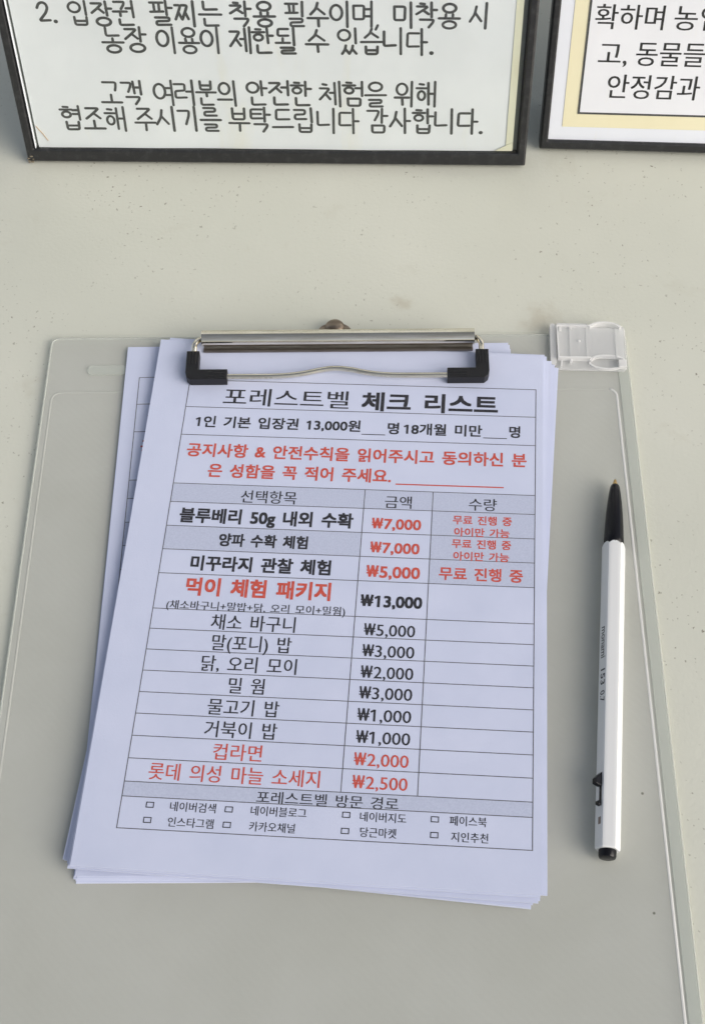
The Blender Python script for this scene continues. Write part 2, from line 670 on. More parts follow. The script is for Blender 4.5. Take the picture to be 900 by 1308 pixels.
M_BOARD = m_frosted("frosted_board", (0.69, 0.695, 0.655), .52, .38, (.91, .92, .91))
def board_wear(m):
    """finger smears and fine moulded diagonal ribs in the milky plastic"""
    tc = N(m, "ShaderNodeTexCoord").outputs["Object"]
    n = noise(m, 14, 5, .6, tc, .8)
    r = ramp(m, n.outputs[0], [(.35, (.30,) * 3), (.7, (.52,) * 3)])
    L(m, r.outputs[0], P(m).inputs["Roughness"])
    n2 = noise(m, 20, 4, .65, tc, .3)
    c = ramp(m, n2.outputs[0], [(.3, (.66, .668, .62)), (.72, (.71, .718, .68))])
    v = N(m, "ShaderNodeTexVoronoi", voronoi_dimensions='2D')
    v.inputs["Scale"].default_value = 70
    L(m, tc, v.inputs["Vector"])
    sp = ramp(m, v.outputs["Distance"], [(.015, (1, 1, 1)), (.04, (0, 0, 0))])
    sc = N(m, "ShaderNodeSeparateColor")
    L(m, v.outputs["Color"], sc.inputs[0])
    g = N(m, "ShaderNodeMath", operation='GREATER_THAN')
    L(m, sc.outputs[0], g.inputs[0])
    g.inputs[1].default_value = .93
    k = N(m, "ShaderNodeMath", operation='MULTIPLY')
    L(m, sp.outputs[0], k.inputs[0])
    L(m, g.outputs[0], k.inputs[1])
    L(m, mixc(m, k.outputs[0], c.outputs[0], (.16, .15, .11)), P(m).inputs["Base Color"])
    w_ = N(m, "ShaderNodeTexWave", wave_type='BANDS', bands_direction='DIAGONAL')
    w_.inputs["Scale"].default_value = 190
    w_.inputs["Distortion"].default_value = 0
    L(m, tc, w_.inputs["Vector"])
    gr_ = noise(m, 700, 2, .5, tc)
    b1 = bump(m, gr_.outputs[0], .16, .0004)
    big = noise(m, 18, 2, .5, tc)
    b2 = bump(m, big.outputs[0], .12, .003, b1)
    L(m, bump(m, w_.outputs[0], .05, .0003, b2), P(m).inputs["Normal"])


board_wear(M_BOARD)
M_RIM = m_frosted("clear_rim", (0.76, 0.79, 0.74), .32, .3, (.94, .95, .94))
M_CLASP = m_frosted("clear_clasp", (0.85, 0.86, 0.86), .36, .22, (.96, .96, .96), 300, .1)
M_CLASP_LIT = m_frosted("clear_clasp_lit_tone", (0.93, 0.93, 0.93), .52, .2, (.97, .97, .97), 300, .1)  # whiter, denser copy of the clasp plastic: light on raised edges painted in


def m_black(name, col, rough, scuff=.3):
    m = mat(name, col, rough)
    tc = N(m, "ShaderNodeTexCoord").outputs["Object"]
    n = noise(m, 240, 5, .7, tc)
    c = ramp(m, n.outputs[0], [(.5, col), (.85, tuple(min(1, x + .035) for x in col))])
    n2 = noise(m, 900, 3, .8, tc)
    r2 = ramp(m, n2.outputs[0], [(.74, (0, 0, 0)), (.84, (scuff, scuff, scuff))])
    cc = mixc(m, r2.outputs[0], c.outputs[0], (.42, .42, .38))
    L(m, cc, P(m).inputs["Base Color"])
    L(m, bump(m, n.outputs[0], .25, .0006), P(m).inputs["Normal"])
    return m


M_FRAME = m_black("black_frame", (0.016, 0.0165, 0.018), .4, .3)
M_GROOVE = mat("groove_black", (0.008, 0.008, 0.01), .5)
M_BACK = m_black("backing_board", (0.20, 0.215, 0.20), .6, .15)
M_RUBBER = mat("black_rubber", (0.012, 0.012, 0.014), .45, spec=.35)


def m_metal(name, col, rough, tarn):
    m = mat(name, col, rough, 1.0)
    tc = N(m, "ShaderNodeTexCoord")
    mp = N(m, "ShaderNodeMapping")
    mp.inputs["Scale"].default_value = (.12, 1, 1)
    L(m, tc.outputs["Object"], mp.inputs[0])
    n = noise(m, 700, 4, .6, mp.outputs[0])
    c = ramp(m, n.outputs[0], [(.35, tarn), (.65, col)])
    L(m, c.outputs[0], P(m).inputs["Base Color"])
    r = ramp(m, n.outputs[0], [(.3, (rough + .07,) * 3), (.7, (rough,) * 3)])
    L(m, r.outputs[0], P(m).inputs["Roughness"])
    return m


M_CHROME = m_metal("nickel_plate", (0.87, 0.815, 0.69), .09, (0.74, 0.68, 0.55))
M_STEEL = m_metal("dull_steel", (0.30, 0.27, 0.25), .32, (0.2, 0.17, 0.15))
M_RUST = m_metal("brown_rivet", (0.36, 0.30, 0.24), .36, (0.2, 0.155, 0.115))
M_BRASS = m_metal("brass_point", (0.62, 0.45, 0.2), .25, (0.4, 0.26, 0.1))
M_WHITE = mat("white_pen_plastic", (0.74, 0.75, 0.755), .26, coat=.3)
M_BLACKP = mat("black_pen_plastic", (0.006, 0.006, 0.008), .2, spec=.28)
M_MARK = mat("brown_mark", (0.22, 0.17, 0.14), .5)


def m_poster(name, a, b, stain):
    m = mat(name, a, .6, spec=.3)
    tc = N(m, "ShaderNodeTexCoord").outputs["Object"]
    n = noise(m, 22, 4, .6, tc)
    c = ramp(m, n.outputs[0], [(.3, a), (.7, b)])
    mp = N(m, "ShaderNodeMapping")
    mp.inputs["Scale"].default_value = (1, .22, 1)
    L(m, tc, mp.inputs[0])
    s = noise(m, 60, 4, .6, mp.outputs[0], .4)
    r = ramp(m, s.outputs[0], [(.58, (0, 0, 0)), (.78, (.55, .55, .55))])
    cc = mixc(m, r.outputs[0], c.outputs[0], stain)
    L(m, cc, P(m).inputs["Base Color"])
    wv = noise(m, 30, 2, .5, mp.outputs[0])
    L(m, bump(m, wv.outputs[0], .25, .002), P(m).inputs["Normal"])
    return m


M_POSTER = m_poster("poster_paper", (0.77, 0.785, 0.825), (0.83, 0.845, 0.885), (0.80, 0.77, 0.66))
M_POSTERV = m_poster("poster_paper_lilac", (0.76, 0.79, 0.85), (0.80, 0.83, 0.90), (0.78, 0.76, 0.64))
M_YELLOW = m_poster("poster_yellow_band", (0.80, 0.745, 0.51), (0.84, 0.79, 0.57), (0.74, 0.65, 0.42))
M_AGED = m_poster("yellowed_paper", (0.75, 0.73, 0.58), (0.79, 0.77, 0.63), (0.68, 0.62, 0.44))
M_GREYINK = m_ink("dark_grey_ink", (0.055, 0.058, 0.058), (0.10, 0.10, 0.10))
M_WORN = mat("bare_worn_plastic", (0.20, 0.17, 0.12), .7)
M_TEAR = mat("orange_crease", (0.50, 0.30, 0.14), .7)


def m_pane():
    m = bpy.data.materials.new("acrylic_pane")
    m.use_nodes = True
    nt_ = m.node_tree
    nt_.nodes.remove(nt_.nodes["Principled BSDF"])
    tr = N(m, "ShaderNodeBsdfTransparent")
    tr.inputs[0].default_value = (.97, .98, .97, 1)
    gl = N(m, "ShaderNodeBsdfGlossy")
    gl.inputs["Roughness"].default_value = .12
    fr = N(m, "ShaderNodeFresnel")
    fr.inputs[0].default_value = 1.45
    mx = N(m, "ShaderNodeMixShader")
    ge_ = N(m, "ShaderNodeNewGeometry")
    inv = N(m, "ShaderNodeMath", operation='SUBTRACT')
    inv.inputs[0].default_value = 1.0
    L(m, ge_.outputs["Backfacing"], inv.inputs[1])
    mu = N(m, "ShaderNodeMath", operation='MULTIPLY')
    L(m, fr.outputs[0], mu.inputs[0])
    L(m, inv.outputs[0], mu.inputs[1])
    L(m, mu.outputs[0], mx.inputs[0])
    L(m, tr.outputs[0], mx.inputs[1])
    L(m, gl.outputs[0], mx.inputs[2])
    L(m, mx.outputs[0], nt_.nodes["Material Output"].inputs[0])
    return m


M_PANE = m_pane()

# ------------------------------------------------------------------ table
bm = bmesh.new()
prism(bm, rrect(-1.1, 1.1, -.8, .95, .05), -0.03, 0.0)
table = obj("table", bm, M_TABLE, bevel=.004)
tag(table, "speckled off-white table top that everything lies on", "table")


# ------------------------------------------------------------------ framed signs
def frame_xf(origin, yaw, tilt):
    return (Vector(origin) * MM, (R(tilt), 0, yaw))


def frame_rails(bm, Wd, Ht, side, bot, depth, top=None):
    """four mitred rails; local x along the frame, y up the frame, z towards the viewer"""
    top = top or bot
    o = [(0, 0), (Wd, 0), (Wd, Ht), (0, Ht)]
    i = [(side, bot), (Wd - side, bot), (Wd - side, Ht - top), (side, Ht - top)]
    ch = .8
    oc = [(ch, ch), (Wd - ch, ch), (Wd - ch, Ht - ch), (ch, Ht - ch)]
    g = []
    for pts, z in ((o, -depth), (o, -ch), (oc, 0), ([(x + (.5 if k in (1, 2) else -.5), y + (.5 if k > 1 else -.5)) for k, (x, y) in enumerate(i)], 0), (i, -.5), (i, -depth)):
        g.append([bm.verts.new((x * MM, y * MM, z * MM)) for x, y in pts])
    n = len(g)
    for a in range(n):
        A, B = g[a], g[(a + 1) % n]
        for k in range(4):
            bm.faces.new((A[k], A[(k + 1) % 4], B[(k + 1) % 4], B[k]))
    bmesh.ops.recalc_face_normals(bm, faces=bm.faces)


# --- left sign
loc, rot = frame_xf((-145.113, 200.49, 1.3), R(2.064), 81)
fl = empty("framed_notice", "black-framed plain white notice with rounded handwriting-style Korean lettering", "framed sign", loc, rot)
WL, HL = 211.7, 300.0
bm = bmesh.new()
frame_rails(bm, WL, HL, 3.6, 6.4, 8.0)
obj("frame", bm, M_FRAME, fl, bevel=.0004)
bm = bmesh.new()
box(bm, .0037, (WL - 3.7) * MM, .0065, (HL - 6.6) * MM, -.0068, -.0030)
obj("backing_board", bm, M_BACK, fl)
bm = bmesh.new()                                     # dark inner groove beside the rails
box(bm, .00365, .0044, .0066, (HL - 7) * MM, -.0029, -.0012)
obj("inner_groove", bm, M_GROOVE, fl)
bm = bmesh.new()
box(bm, (WL - 4.1) * MM, (WL - 3.65) * MM, .0066, (HL - 7) * MM, -.0029, -.0012)
obj("inner_groove", bm, M_GROOVE, fl)
bm = bmesh.new()
XA, XB = 5.75, 205.9
nx, ny = 40, 50


def posterz(x, y):
    return (-.0018 + .00012 * math.sin(x * 55) * math.cos(y * 31) + .00008 * math.sin(x * 140 + y * 23))


gr = [[bm.verts.new(((XA + (XB - XA) * i / nx) * MM, (6.6 + (HL - 13.6) * j / ny) * MM, 0)) for i in range(nx + 1)] for j in range(ny + 1)]
for row in gr:
    for v in row:
        v.co.z = posterz(v.co.x, v.co.y)
for j in range(ny):
    for i in range(nx):
        bm.faces.new((gr[j][i], gr[j][i + 1], gr[j + 1][i + 1], gr[j + 1][i]))
ge = bmesh.ops.extrude_face_region(bm, geom=bm.faces[:])
for v in [e for e in ge["geom"] if isinstance(e, bmesh.types.BMVert)]:
    v.co.z += .00012
bmesh.ops.recalc_face_normals(bm, faces=bm.faces)
poster = obj("poster", bm, M_POSTER, fl, smooth=False)
bm = bmesh.new()
TL = [("2.", 16.28, 24.06, 70.4, 9.6), ("입장권", 28.65, 54.86, 69.7, 10.0), ("팔찌는", 60.75, 89.0, 69.9, 10.2),
      ("착용", 92.07, 109.83, 69.7, 10.2), ("필수이며,", 113.5, 150.6, 69.8, 10.2), ("미착용", 155.6, 181.75, 69.7, 10.2), ("시", 185.4, 193.3, 69.8, 10.2),
      ("농장", 39.93, 58.1, 58.2, 10.6), ("이용이", 61.85, 87.7, 58.2, 10.8), ("제한될", 90.85, 117.9, 58.1, 10.8), ("수", 121.0, 130.3, 58.1, 9.8), ("있습니다.", 133.7, 171.75, 58.1, 10.8),
      ("고객", 35.76, 53.5, 33.8, 10.6), ("여러분의", 57.7, 92.45, 33.7, 11.0), ("안전한", 96, 122.9, 33.8, 11.0), ("체험을", 125.8, 153.3, 33.8, 11.0), ("위해", 156.5, 173.7, 34.0, 11.0),
      ("협조해", 17.47, 45.05, 21.2, 11.0), ("주시기를", 48.34, 84.66, 21.1, 11.0), ("부탁드립니다", 87.58, 142.0, 21.0, 11.2), ("감사합니다.", 145.2, 193.4, 21.1, 11.2)]
for s, a, b, y, h in TL:
    hand_text(bm, s, a, b, y, h, 1.13, lambda x_, y_: posterz(x_, y_) + .00012 + .00003)
obj("printed_text", bm, M_GREYINK, poster)
bm = bmesh.new()                                     # yellowed right edge, folded corner, crease lines
box(bm, .2030, .2059, .0075, .2930, -.00161, -.00148)
prism(bm, [(.1985, .0070), (.2058, .0070), (.2058, .0112)], -.00146, -.00125)
obj("yellowed_edge", bm, M_AGED, poster)
bm = bmesh.new()
tube(bm, [(.0062, .0172, -.00150), (.0085, .0135, -.00145), (.0102, .0100, -.00150)], .00016, 6)
obj("crease", bm, M_TEAR, poster)
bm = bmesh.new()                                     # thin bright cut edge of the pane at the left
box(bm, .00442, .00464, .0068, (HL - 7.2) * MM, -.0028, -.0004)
obj("pane_edge", bm, M_CUT_LIT, fl)
bm = bmesh.new()                                     # splintered lower corner
random.seed(3)
for k in range(7):
    x, y, z_ = random.uniform(-.0002, .0032), random.uniform(-.0001, .0034), random.uniform(-.0003, .0002)
    bmesh.ops.create_icosphere(bm, subdivisions=1, radius=random.uniform(.0003, .0007), matrix=Matrix.Translation((x, y, z_)) @ Matrix.Diagonal((1.5, .7, .5, 1)))
obj("worn_corner", bm, M_WORN, fl)
bm = bmesh.new()
box(bm, .0046, (WL - 4.3) * MM, .0066, (HL - 7) * MM, -.0011, -.0006)
obj("clear_pane", bm, M_PANE, fl)

# --- right sign
loc, rot = frame_xf((72.27, 217.72, 2.0), R(.5457), 76)
fr_ = empty("framed_notice", "black-framed sign with yellow border band and Korean lettering, cut off at the right edge", "framed sign", loc, rot)
WR, HR = 211.7, 300.0
bm = bmesh.new()
frame_rails(bm, WR, HR, 3.4, 4.2, 8.0)
obj("frame", bm, M_FRAME, fr_, bevel=.0004)
bm = bmesh.new()
box(bm, .0036, (WR - 3.6) * MM, .0044, (HR - 4.4) * MM, -.0070, -.0032)
obj("backing_board", bm, M_FRAME, fr_)
bm = bmesh.new()
box(bm, .0034, (WR - 3.4) * MM, .0042, (HR - 4.2) * MM, -.0028, -.0016)
pr = obj("poster", bm, M_POSTERV, fr_)
bm = bmesh.new()
box(bm, .0088, (WR - 8.8) * MM, .0104, (HR - 10.4) * MM, -.00155, -.00142)
obj("yellow_band", bm, M_YELLOW, pr)
bm = bmesh.new()
box(bm, .0148, (WR - 14.8) * MM, .0168, (HR - 16.8) * MM, -.00138, -.00128)
inner = obj("white_field", bm, M_POSTER, pr)
bm = bmesh.new()
Xa, Xb, Ya, Yb, t, z0, z1 = .0146, (WR - 14.6) * MM, .0166, (HR - 16.6) * MM, .00085, -.00126, -.00118
box(bm, Xa, Xb, Ya, Ya + t, z0, z1)
box(bm, Xa, Xa + t, Ya + t, Yb - t, z0, z1)
box(bm, Xb - t, Xb, Ya + t, Yb - t, z0, z1)
box(bm, Xa, Xb, Yb - t, Yb, z0, z1)
obj("border_line", bm, M_GREYINK, pr)
pt = Print(lambda x, y, dz: (x * MM, -y * MM, -.00122))
for s, a, b, y, h in (("확하며", 17.36, 44.5, 59.8, 10.6), ("농업", 48.5, 66.8, 59.9, 10.6), ("고,", 20.4, 32.0, 44.0, 10.6), ("동물들", 35.4, 62.9, 44.3, 10.8), ("안정감과", 25.5, 63.2, 29.6, 11.0)):
    pt.text(s, a, b, -y, h, .008, 0)
obj("printed_text", pt.bm, M_GREYINK, pr)
bm = bmesh.new()                                     # folding easel leg behind the frame
v = [(0.0, 3, -8.5), (0.0, 45, -8.5), (0.0, 47, -11), (0.0, 41, -20), (0.0, 8, -30)]
a = [bm.verts.new((2.5 * MM, y * MM, z * MM)) for _, y, z in v]
b = [bm.verts.new((5.0 * MM, y * MM, z * MM)) for _, y, z in v]
bm.faces.new(a)
bm.faces.new(list(reversed(b)))
for i in range(5):
    bm.faces.new((a[i], b[i], b[(i + 1) % 5], a[(i + 1) % 5]))
bmesh.ops.recalc_face_normals(bm, faces=bm.faces)
obj("easel_leg", bm, M_GROOVE, fr_, bevel=.0003)

# ------------------------------------------------------------------ clipboard case
BR = math.atan2(.063, .998)
cb = empty("clipboard", "frosted translucent plastic clipboard case with metal clip and clear clasp at its corner", "clipboard", (-118.3 * MM, 106.5 * MM, 0), (0, 0, BR))
BT = 2.0                                             # board top, mm
bm = bmesh.new()
prism(bm, [(x * MM, y * MM) for x, y in rrect(0, 225, -318, 0, 3.2)], .0003, BT * MM)
board = obj("board", bm, M_BOARD, cb, bevel=.0005, seg=2)


def ridge(name, pts, r, m, parent, closed=False, rz=None):
    b_ = bmesh.new()
    tube(b_, pts, r, 10, closed, rz)
    return obj(name, b_, m, parent, smooth=True)


ridge("rim", [(x * MM, y * MM, (BT - .15) * MM) for x, y in rrect(.45, 224.6, -317.6, -.45, 3.0)], .00045, M_RIM, board, True)
bm = bmesh.new()                                     # raised cover panel with a moulded edge whitened to look lit
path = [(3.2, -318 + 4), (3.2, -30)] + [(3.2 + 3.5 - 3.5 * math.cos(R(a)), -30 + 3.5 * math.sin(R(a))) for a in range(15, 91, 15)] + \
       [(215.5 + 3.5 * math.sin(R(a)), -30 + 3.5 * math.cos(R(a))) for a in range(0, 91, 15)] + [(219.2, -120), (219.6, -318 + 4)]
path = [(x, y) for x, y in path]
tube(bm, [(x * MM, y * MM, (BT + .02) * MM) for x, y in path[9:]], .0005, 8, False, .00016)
obj("panel_edge", bm, M_CLASP_LIT, board, smooth=True)
bm = bmesh.new()
tube(bm, [(x * MM, y * MM, (BT + .0) * MM) for x, y in path[:11]], .0004, 8, False, .0001)
obj("panel_edge", bm, M_BOARD, board, smooth=True)
bm = bmesh.new()                                     # outer clear strip of the case along the right edge
prism(bm, [(x * MM, y * MM) for x, y in rrect(220.6, 224.3, -316, -1.2, 1.2)], (BT + .01) * MM, (BT + .35) * MM)
obj("edge_strip", bm, M_RIM, board, bevel=.0002)
# moulded slot
bm = bmesh.new()
prism(bm, [(x * MM, y * MM) for x, y in rrect(16, 90, -18.4, -14, 1.6)], (BT + .01) * MM, (BT + .5) * MM)
obj("moulded_slot", bm, M_RIM, board, bevel=.0004, seg=3)

# --- metal clip; local x across the board
CX, CY = 113.0, -6.6                                 # centre of the tube line
HX = 52.4
bm = bmesh.new()                                     # pressed steel base plate: foot, riser and lip
prof = [(-4.7, 7.0), (-4.7, 6.3), (6.0, BT + .05), (7.0, BT + .05), (7.0, BT + .9), (-3.9, 7.0)]
A = [bm.verts.new(((CX - HX + .5) * MM, (CY + y) * MM, z * MM)) for y, z in prof]
B = [bm.verts.new(((CX + HX - .5) * MM, (CY + y) * MM, z * MM)) for y, z in prof]
bm.faces.new(A)
bm.faces.new(list(reversed(B)))
for i in range(len(prof)):
    j = (i + 1) % len(prof)
    bm.faces.new((A[i], B[i], B[j], A[j]))
bmesh.ops.recalc_face_normals(bm, faces=bm.faces)
base = obj("clip_base", bm, M_STEEL, cb, bevel=.0002)
bm = bmesh.new()                                     # rolled lever tube, open underneath
ring_o, ring_i = [], []
TZ, TR = 9.4, 3.1
arc = [R(a) for a in range(-35, 236, 15)]
for xx in (CX - HX, CX + HX):
    ring_o.append([bm.verts.new((xx * MM, (CY + TR * math.cos(a)) * MM, (TZ + TR * math.sin(a)) * MM)) for a in arc])
    ring_i.append([bm.verts.new((xx * MM, (CY + (TR - .5) * math.cos(a)) * MM, (TZ + (TR - .5) * math.sin(a)) * MM)) for a in arc])
n = len(arc)
for i in range(n - 1):
    bm.faces.new((ring_o[0][i], ring_o[1][i], ring_o[1][i + 1], ring_o[0][i + 1]))
    bm.faces.new((ring_i[0][i + 1], ring_i[1][i + 1], ring_i[1][i], ring_i[0][i]))
    for k in (0, 1):
        bm.faces.new((ring_o[k][i], ring_o[k][i + 1], ring_i[k][i + 1], ring_i[k][i]))
for i in (0, n - 1):
    bm.faces.new((ring_o[0][i], ring_i[0][i], ring_i[1][i], ring_o[1][i]))
bmesh.ops.recalc_face_normals(bm, faces=bm.faces)
lever = obj("clip_lever", bm, M_CHROME, cb, smooth=True)
lever.modifiers.new("split", 'EDGE_SPLIT').split_angle = R(50)
bm = bmesh.new()                                     # rivet: flat washer and dome behind the lever
RX, RY = CX - 1.5, 3.2
segs = 24
for rad, h, zz in ((6.4, 1.0, BT + .05), ):
    prism(bm, [((RX + rad * math.cos(2 * math.pi * i / segs)) * MM, (RY - 1.6 + .62 * rad * math.sin(2 * math.pi * i / segs)) * MM) for i in range(segs)], zz * MM, (zz + h) * MM)
prev = None
for k in range(7):
    a = R(90 * k / 6)
    rr, z = 3.9 * math.cos(a), BT + 1.0 + 2.3 * math.sin(a)
    if k == 6:
        c = bm.verts.new((RX * MM, RY * MM, z * MM))
        for i in range(segs):
            bm.faces.new((prev[i], prev[(i + 1) % segs], c))
    else:
        cur = [bm.verts.new(((RX + rr * math.cos(2 * math.pi * i / segs)) * MM, (RY + rr * math.sin(2 * math.pi * i / segs)) * MM, z * MM)) for i in range(segs)]
        if prev:
            for i in range(segs):
                bm.faces.new((prev[i], prev[(i + 1) % segs], cur[(i + 1) % segs], cur[i]))
        prev = cur
bmesh.ops.recalc_face_normals(bm, faces=bm.faces)
rv = obj("rivet", bm, M_RUST, base, smooth=True)
rv.modifiers.new("split", 'EDGE_SPLIT').split_angle = R(40)

# spring wire, one bent rod from lever end to lever end
WZ = 8.3
xl, xr = CX - 55.2, CX + 55.0
yf = -24.1
pts = [(CX - HX + 3, CY - .2, 9.2), (CX - HX - .6, CY - .4, 9.2), (xl + .2, CY - 2.6, 9.1), (xl, CY - 5.2, 8.8), (xl, yf + 4, WZ), (xl + .5, yf + 1, WZ), (xl + 3.2, yf, WZ), (xl + 16, yf, WZ), (xl + 33, yf + .1, WZ),
       (xl + 42, yf + 1.0, WZ + .2), (xl + 49, yf + 2.5, WZ + .4), (xl + 54.2, yf + 3.1, WZ + .5), (xl + 60, yf + 2.6, WZ + .4), (xl + 67, yf + 1.1, WZ + .2), (xl + 76, yf + .15, WZ),
       (xr - 16, yf, WZ), (xr - 3.2, yf, WZ), (xr - .5, yf + 1, WZ), (xr, yf + 4, WZ), (xr, CY - 5.2, 8.8), (xr - .2, CY - 2.6, 9.1), (CX + HX + .6, CY - .4, 9.2), (CX + HX - 3, CY - .2, 9.2)]
bm = bmesh.new()
tube(bm, [(p.x * MM, p.y * MM, p.z * MM) for p in spline(pts, 6)], .00105, 14)
wire = obj("clip_wire", bm, M_CHROME, cb, smooth=True)


def grip(sgn, xc):
    """L-shaped rubber foot on the wire's bend, with flutes on both arms"""
    b_ = bmesh.new()
    o = 2.55
    pts_ = [(-o, CY - 6.6), (-o, yf + 0.8), (-o + .5, yf - 1.2), (-o + 2.0, yf - o), (13.4, yf - o), (13.4, yf + o - .4), (o - .2, yf + o - .4), (o - .2, CY - 6.6)]
    pp = [((xc + sgn * x) * MM, y * MM) for x, y in pts_]
    if sgn < 0:
        pp.reverse()
    prism(b_, pp, (WZ - 2.0) * MM, (WZ + 1.9) * MM)
    bmesh.ops.recalc_face_normals(b_, faces=b_.faces)
    g = obj("rubber_grip", b_, M_RUBBER, wire, bevel=.00055, seg=3)
    b_ = bmesh.new()
    for k in range(3):
        x = -1.3 + 1.15 * k
        box(b_, (xc + sgn * x - .22) * MM, (xc + sgn * x + .22) * MM, (yf + 4.5) * MM, (CY - 7.2) * MM, (WZ + 1.7) * MM, (WZ + 2.15) * MM)
    for k in range(2):
        y = yf - 1.2 + 1.3 * k
        xs = sorted((xc + sgn * 6.0, xc + sgn * 12.6))
        box(b_, xs[0] * MM, xs[1] * MM, (y - .22) * MM, (y + .22) * MM, (WZ + 1.7) * MM, (WZ + 2.1) * MM)
    # merge the flutes into the grip mesh so the foot stays one part
    tmp = bpy.data.meshes.new("tmp")
    b_.to_mesh(tmp)
    b_.free()
    b2 = bmesh.new()
    b2.from_mesh(g.data)
    b2.from_mesh(tmp)
    b2.to_mesh(g.data)
    b2.free()
    bpy.data.meshes.remove(tmp)
    return g


grip(1, xl)
grip(-1, xr)

# --- clear buckle on the corner
LO = Vector((76.3, 122.9))
d = LO - Vector((-118.3, 106.5))
ca, sa = math.cos(-BR), math.sin(-BR)
lx, ly = d.x * ca - d.y * sa, d.x * sa + d.y * ca
clasp = bpy.data.objects.new("clasp", None)
bm = bmesh.new()
prism(bm, [(x * MM, y * MM) for x, y in rrect(0, 29.6, -22.0, 0, 2.2)], 0, .0012)
me = bpy.data.meshes.new("clasp")
bm.to_mesh(me)
bm.free()
me.materials.append(M_CLASP)
bpy.data.objects.remove(clasp)
clasp = link("clasp", me, cb)
clasp.location = (lx * MM, ly * MM, (BT + .1) * MM)
clasp.rotation_euler = (0, 0, -BR + R(1.2))
mo = clasp.modifiers.new("bevel", 'BEVEL')
mo.width, mo.segments, mo.limit_method = .0005, 2, 'ANGLE'


def cpath(*seqs):
    return [(x * MM, y * MM) for x, y in seqs]


def arcp(cx, cy, rx, ry, a0, a1, n=14):
    return [(cx + rx * math.cos(R(a0 + (a1 - a0) * i / n)), cy + ry * math.sin(R(a0 + (a1 - a0) * i / n))) for i in range(n + 1)]


def cpart(name, builder, m):
    b_ = bmesh.new()
    builder(b_)
    return obj(name, b_, m, clasp)


def walls(b_):
    wall_strip(b_, cpath((15.6, -2.4), (2.9, -2.4), (3.3, -17.6), (15.6, -17.6)), .0007, .001, .0034)
    wall_strip(b_, cpath(*([(15.0, -2.2)] + arcp(21.4, -4.0, 6.4, 3.3, 155, 22))), .0009, .001, .0038)
    wall_strip(b_, cpath(*arcp(22.0, -18.6, 6.6, 2.7, 175, 12)), .0007, .001, .0028)
    wall_strip(b_, cpath(*arcp(22.0, -18.4, 7.0, 3.3, 190, 338)), .0006, .001, .0020)
    wall_strip(b_, cpath((4.6, -18.4), (4.3, -21.4)), .0006, .001, .0022)
    wall_strip(b_, cpath((8.3, -18.0), (8.0, -19.6)), .001, .001, .0024)
    wall_strip(b_, cpath((8.0, -2.6), (8.0, -3.8)), .001, .001, .0030)
    wall_strip(b_, cpath((4.2, -2.6), (4.2, -4.8)), .0009, .001, .0030)


cpart("clasp_wall", walls, M_CLASP_LIT)


def deck(b_):
    prism(b_, [(x * MM, y * MM) for x, y in rrect(3.2, 28.6, -17.2, -2.7, .8)], .0020, .0026)
    box(b_, .0076, .0080, -.0170, -.0030, .0026, .0030)
    box(b_, .0140, .0143, -.0170, -.0030, .0026, .0029)
    box(b_, .0252, .0256, -.0170, -.0030, .0026, .0030)


cpart("clasp_deck", deck, M_CLASP)


def flange(b_):
    prism(b_, [(x * MM, y * MM) for x, y in rrect(.3, 2.5, -20.5, -.6, 1.0)], .0012, .0021)
    box(b_, .0030, .0148, -.0016, -.0004, .0012, .0022)
    box(b_, .0262, .0292, -.0212, -.0180, .0012, .0030)


cpart("clasp_flange", flange, M_CLASP_LIT)


def stud(b_):
    bmesh.ops.create_icosphere(b_, subdivisions=2, radius=.0006, matrix=Matrix.Translation((.0113, -.0093, .0026)))


cpart("stud", stud, M_CLASP_LIT)

# ------------------------------------------------------------------ sheets of paper (A5), fanned in the clip
PW, PH = 148.0, 210.0
TC = [(-60.22, 86.37), (71.24, 88.7), (-61.22, -91.78), (70.96, -90.9)]


def sheet_surface(z0, curl, tw):
    """height of a sheet's top face at local x, y (mm)"""
    def f(x, y):
        v = max(0.0, (60 - y)) / 165.0                # 0 near the clip, 1 at the bottom edge
        e = max(0.0, (-y - 70)) / 35.0
        return z0 + curl * v * v + tw * (x / 74.0) * v * v + .25 * curl * e * e * max(0, -x / 74.0)
    return f


